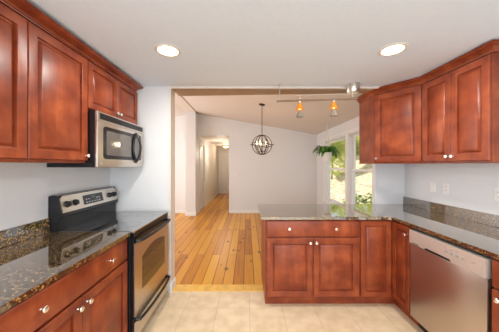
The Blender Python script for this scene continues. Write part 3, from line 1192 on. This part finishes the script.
for pxx in (299.7, 333.8):
    x = XW(pxx)
    s = (pxx - 276.5) / (358 - 276.5)
    zz = zl + (zr - zl) * s
    bm = tube(B(), [(x, 0, zz + 0.045), (x, 0, zz - 0.03)], 0.0055, 10)
    lathe(bm, [(0.010, 0), (0.011, 0.004), (0.011, 0.018), (0.008, 0.02)], 14, to((x, 0, zz - 0.028)))
    hd = obj('lamp_head', bm, NICKEL, t)
    lathe.open = True
    bm = lathe(B(), [(0.012, zz - 0.026), (0.020, zz - 0.034), (0.031, zz - 0.060), (0.046, zz - 0.102), (0.0445, zz - 0.102), (0.029, zz - 0.060), (0.018, zz - 0.035)], 24, to((x, 0, 0)))
    lathe.open = False
    obj('shade', bm, AMBER, hd)
    obj('bulb', lathe(B(), [(0.006, zz - 0.034), (0.014, zz - 0.050), (0.018, zz - 0.075), (0.012, zz - 0.094), (0, zz - 0.098)], 16, to((x, 0, 0))), BULBG, hd)
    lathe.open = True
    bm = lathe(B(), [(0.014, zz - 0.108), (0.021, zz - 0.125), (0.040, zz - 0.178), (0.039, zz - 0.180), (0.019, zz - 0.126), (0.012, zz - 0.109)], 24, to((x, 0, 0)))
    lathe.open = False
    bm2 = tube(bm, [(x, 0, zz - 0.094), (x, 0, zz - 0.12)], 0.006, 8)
    obj('lower_cone', bm2, CONEM, hd)  # dull beige cone hung under the amber glass

# ------------------------------------------------------------ chandelier
CY = 4.45
cxx = (262.0 - 247) * CY / F
ctop = zc(cxx)
t = thing('chandelier', 'bronze orb chandelier with candle bulbs hanging in the dining room', 'chandelier', (cxx, CY, ctop))
ppm = F / CY
zo = HC + (165 - 144.8) / ppm - ctop
obj('canopy', lathe(B(), [(0.062, 0.012), (0.062, -0.012), (0.05, -0.022), (0.012, -0.028), (0, -0.028)], 24, Matrix.Rotation(math.atan(SL), 4, 'Y')), BRONZE, t)
RO = 0.195
obj('rod', tube(B(), [(0, 0, -0.02), (0, 0, zo + RO)], 0.007, 8), BRONZE, t)


def ring(nrm, r, th=0.008):
    q = to((0, 0, zo), nrm)
    return tube(B(), [q @ Vector((r * math.cos(2 * PI * i / 40), r * math.sin(2 * PI * i / 40), 0)) for i in range(40)], th, 6, closed=True)


obj('orb_ring', ring((0.10, 1, 0), RO), BRONZE, t)
obj('orb_ring', ring((1, 0.45, 0), RO - 0.004), BRONZE, t)
obj('orb_ring', ring((0.75, -0.85, 0.0), RO - 0.008), BRONZE, t)
obj('orb_ring', ring((0.12, 0.10, 1), RO + 0.006), BRONZE, t)
obj('stem', lathe(B(), [(0.0, zo - RO), (0.012, zo - RO + 0.01), (0.018, zo - 0.12), (0.010, zo - 0.09), (0.009, zo + RO - 0.02), (0, zo + RO)], 14), BRONZE, t)
for sgn in (-1, 1):
    obj('finial', lathe(B(), [(0.010, 0), (0.014, 0.01), (0.006, 0.02), (0.004, 0.05), (0, 0.055)], 10, to((sgn * (RO + 0.002), 0, zo), (sgn, 0, 0))), BRONZE, t)
for k in range(5):
    a_ = 2 * PI * k / 5 + 0.5
    ux, uy = math.cos(a_), math.sin(a_)
    pts = []
    for i in range(9):
        s = i / 8
        pts.append((ux * 0.105 * s, uy * 0.105 * s, zo - 0.115 - 0.035 * math.sin(PI * s) + 0.055 * s * s))
    ar = obj('arm', tube(B(), pts, 0.0055, 6), BRONZE, t)
    ex, ey, ez = pts[-1]
    bm = lathe(B(), [(0.006, 0), (0.024, 0.006), (0.024, 0.010), (0.012, 0.012), (0.012, 0.060), (0, 0.060)], 12, to((ex, ey, ez)))
    obj('candle_cup', bm, CANDLE, ar)
    obj('bulb', lathe(B(), [(0.006, 0.0605), (0.016, 0.080), (0.015, 0.10), (0.004, 0.128), (0, 0.132)], 12, to((ex, ey, ez))), BULBG, ar)
light('chandelier_glow', 'POINT', (0, 0, zo + 0.0), 4, (1.0, 0.78, 0.52), size=0.05, parent=t)

# ------------------------------------------------------------ hall lamp
t = thing('hall_ceiling_light', 'warm glowing flush ceiling light at the far end of the hall', 'ceiling light', (-0.95, 9.9, HZ))
obj('base', lathe(B(), [(0.13, -0.001), (0.135, -0.03), (0.12, -0.035), (0, -0.035)], 24), BRONZE, t)
obj('glass_bowl', lathe(B(), [(0.125, -0.0355), (0.12, -0.07), (0.09, -0.10), (0.04, -0.115), (0, -0.118)], 24), LAMPG, t)
light('hall_glow_and_fill', 'POINT', (0, -0.1, -0.22), 10, (1.0, 0.80, 0.58), size=0.10, parent=t)
light('hall_glow_and_fill', 'POINT', (0, -1.9, -0.5), 13, (1.0, 0.88, 0.74), size=0.12, parent=t)  # added fill point in mid-hall, apart from the lamp itself

# ------------------------------------------------------------ hanging plant
HPY = 5.05
ppm = F / HPY
hx_ = (327.0 - 247) / ppm
ctop = zc(hx_)
t = thing('hanging_plant', 'leafy green fern in a white pot hung by rope beside the window', 'plant', (hx_, HPY, ctop))
zb = HC + (165 - 161) / ppm - ctop
zt = HC + (165 - 152.5) / ppm - ctop
obj('pot', lathe(B(), [(0.0, zb), (0.075, zb), (0.088, zb + 0.02), (0.108, zt - 0.01), (0.112, zt), (0.102, zt), (0.098, zt - 0.02), (0, zt - 0.02)], 24), POTM, t)
obj('soil', lathe(B(), [(0.098, zt - 0.0195), (0.06, zt - 0.012), (0, zt - 0.01)], 20), SOIL, t)
bm = tube(B(), [(0, 0, -0.0005), (0, 0, -0.06)], 0.006, 8)
for k in range(4):
    a_ = 2 * PI * k / 4 + 0.6
    tube(bm, [(0, 0, -0.05), (0.115 * math.cos(a_), 0.115 * math.sin(a_), zt), (0.092 * math.cos(a_), 0.092 * math.sin(a_), zb + 0.02), (0, 0, zb - 0.008)], 0.0075, 6)
obj('rope_hanger', bm, ROPE, t)
bm = B()
for k in range(58):
    a_ = random.uniform(0, 2 * PI)
    ln_ = random.uniform(0.16, 0.30)
    up = random.uniform(0.02, 0.17)
    dr_ = random.choice((0.02, 0.05, 0.08, 0.14))
    if abs(a_) < 0.7 or a_ > 5.6:
        dr_ += 0.06
    sd = Vector((-math.sin(a_), math.cos(a_), 0))
    prev = None
    for i in range(9):
        s_ = i / 8
        rad = 0.03 + ln_ * s_
        c_ = Vector((rad * math.cos(a_), rad * math.sin(a_), zt + 0.01 + up * math.sin(PI * min(1, s_ * 1.1) * 0.8) - dr_ * s_ ** 3))
        wl = 0.006 + 0.034 * math.sin(PI * min(1, max(0, (s_ - 0.2) / 0.8)))
        tri = [bm.verts.new(c_ - sd * wl), bm.verts.new(c_ - Vector((0, 0, 0.008))), bm.verts.new(c_ + sd * wl)]
        if prev:
            bm.faces.new((prev[0], prev[1], tri[1], tri[0]))
            bm.faces.new((prev[1], prev[2], tri[2], tri[1]))
        prev = tri
obj('foliage', bm, LEAF, t, recalc=False)


# ------------------------------------------------------------ plates on the walls
def plate(name, label, cat, loc, rz, w_=0.07, h_=0.115, kind='switch'):
    t = thing(name, label, cat, loc, rz)
    obj('cover', bx(-w_ / 2, w_ / 2, -0.006, -0.0003, -h_ / 2, h_ / 2, 0.002), PLATE, t)
    if kind == 'switch':
        obj('rocker', bx(-0.016, 0.016, -0.010, -0.0062, -0.033, 0.033, 0.002), PLATE, t)
    elif kind == 'outlet':
        for z in (-0.02, 0.02):
            rc = obj('receptacle', prism(B(), rrect(-0.017, 0.017, z - 0.014, z + 0.014, 0.008), -0.0085, -0.0062, 'y'), PLATE, t)
            for sx in (-0.006, 0.006):
                obj('slot', bx(sx - 0.001, sx + 0.001, -0.0090, -0.0086, z - 0.005, z + 0.005), DARKIN, rc)
    elif kind == 'chime':
        obj('grille', bx(-w_ / 2 + 0.015, w_ / 2 - 0.015, -0.011, -0.0062, -h_ / 2 + 0.02, h_ / 2 - 0.02, 0.002), PLATE, t)
    return t


plate('light_switch', 'white light switch above the granite, next to the outlet below the corner cabinet', 'switch', (XR, 2.48, 1.185), -R90)
plate('wall_outlet', 'white wall outlet between a light switch and an outlet above the backsplash', 'outlet', (XR, 2.315, 1.185), -R90, kind='outlet')
plate('wall_outlet', 'white wall outlet at the photo edge, right above the dishwasher end of the backsplash', 'outlet', (XR, 1.83, 1.185), -R90, kind='outlet')
plate('light_switch', 'white light switch on the dining wall beside the hall opening', 'switch', (-0.37, BACK, 1.13), 0)
plate('door_chime', 'white door chime box high on the wall beside the pier', 'door chime', (-1.93, BACK, 2.30), 0, 0.15, 0.24, 'chime')


# ------------------------------------------------------------ outside
def hill_z(x, y):
    return -0.9 + 0.33 * (x - 2.4) + 0.10 * math.sin(x * 1.3 + y * 0.7) + 0.08 * math.sin(y * 1.9 - x * 0.6)


bm = B()
nx, ny = 46, 60
g = [[bm.verts.new((2.24 + i * 0.5, 0.5 + j * 0.75, hill_z(2.24 + i * 0.5, 0.5 + j * 0.75) + random.uniform(-0.05, 0.05))) for j in range(ny)] for i in range(nx)]
for i in range(nx - 1):
    for j in range(ny - 1):
        bm.faces.new((g[i][j], g[i + 1][j], g[i + 1][j + 1], g[i][j + 1]))
struct('ground_outside', bm, HILL)


def leaf_cloud(n, rx, rz_, cz, size, seed):
    rnd = random.Random(seed)
    bm = B()
    lumps = [(Vector((rnd.uniform(-.6, .6) * rx, rnd.uniform(-.6, .6) * rx, cz + rnd.uniform(-.7, .7) * rz_)), rnd.uniform(.35, .6)) for _ in range(9)]
    for _ in range(n):
        c_, s_ = rnd.choice(lumps)
        d_ = Vector((rnd.gauss(0, 1), rnd.gauss(0, 1), rnd.gauss(0, 1))).normalized() * (rnd.uniform(0.3, 1) ** 0.4)
        p = c_ + Vector((d_.x * rx * s_, d_.y * rx * s_, d_.z * rz_ * s_))
        u = Vector((rnd.gauss(0, 1), rnd.gauss(0, 1), rnd.gauss(0, 1))).normalized()
        v = u.orthogonal().normalized()
        sz = size * rnd.uniform(0.6, 1.3)
        bm.faces.new([bm.verts.new(p + q) for q in (u * sz, v * sz * .5, -u * sz, -v * sz * .5)])
    return bm


trees = [
    (6.1, 16.0, 1.1, 1.4, 1.9, 'slim bright yellow green tree seen through the far window'),
    (8.0, 17.4, 1.2, 1.5, 1.8, 'broad pale green tree up the slope between the two windows'),
    (8.8, 14.6, 1.0, 1.4, 1.8, 'leafy yellow green tree seen beside the window mullion'),
    (11.4, 15.8, 1.4, 1.7, 1.9, 'round yellow green tree seen beside the corner cabinet'),
    (12.6, 19.6, 1.6, 2.2, 2.8, 'tall pale tree at the top of the slope'),
    (11.0, 24.0, 1.9, 2.4, 3.0, 'distant bushy tree beyond the far window'),
    (14.0, 27.0, 2.2, 2.8, 3.2, 'distant pale tree high on the slope, seen at the window mullion'),
    (16.5, 23.0, 2.2, 2.8, 3.0, 'distant pale tree high on the slope, seen through the window nearer the cabinets'),
    (9.5, 29.5, 2.2, 2.8, 3.2, 'farthest tree on the slope, seen past the hanging fern'),
]
for k, (x, y, rx, rz_, cz, lab) in enumerate(trees):
    z = hill_z(x, y)
    t = thing('tree', lab, 'tree', (x, y, z), 0, 'trees on the slope outside')
    obj('trunk', tube(B(), [(0, 0, -0.2), (0.06, 0.02, cz * .4), (0.02, -0.04, cz), (0.1, 0.02, cz + rz_ * .6)], lambda s: 0.06 * (1 - 0.8 * s), 8), BARK, t)
    obj('crown', leaf_cloud(2600, rx, rz_, cz, 0.11, k + 3), TREELEAF, t, recalc=False)
shr = [
    (3.3, 6.4, 'green shrub below the sill of the far window'),
    (3.5, 5.2, 'green shrub below the sill of the window nearer the cabinets'),
]
for k, (x, y, lab) in enumerate(shr):
    z = hill_z(x, y)
    t = thing('shrub', lab, 'shrub', (x, y, z), 0, 'shrubs outside the windows')
    obj('stem', tube(B(), [(0, 0, -0.1), (0.02, 0.01, 0.3), (0, 0, 0.6)], lambda s: 0.03 * (1 - .6 * s), 6), BARK, t)
    obj('foliage', leaf_cloud(900, 0.55, 0.40, 0.85, 0.06, k + 40), SHRUBLEAF, t, recalc=False)
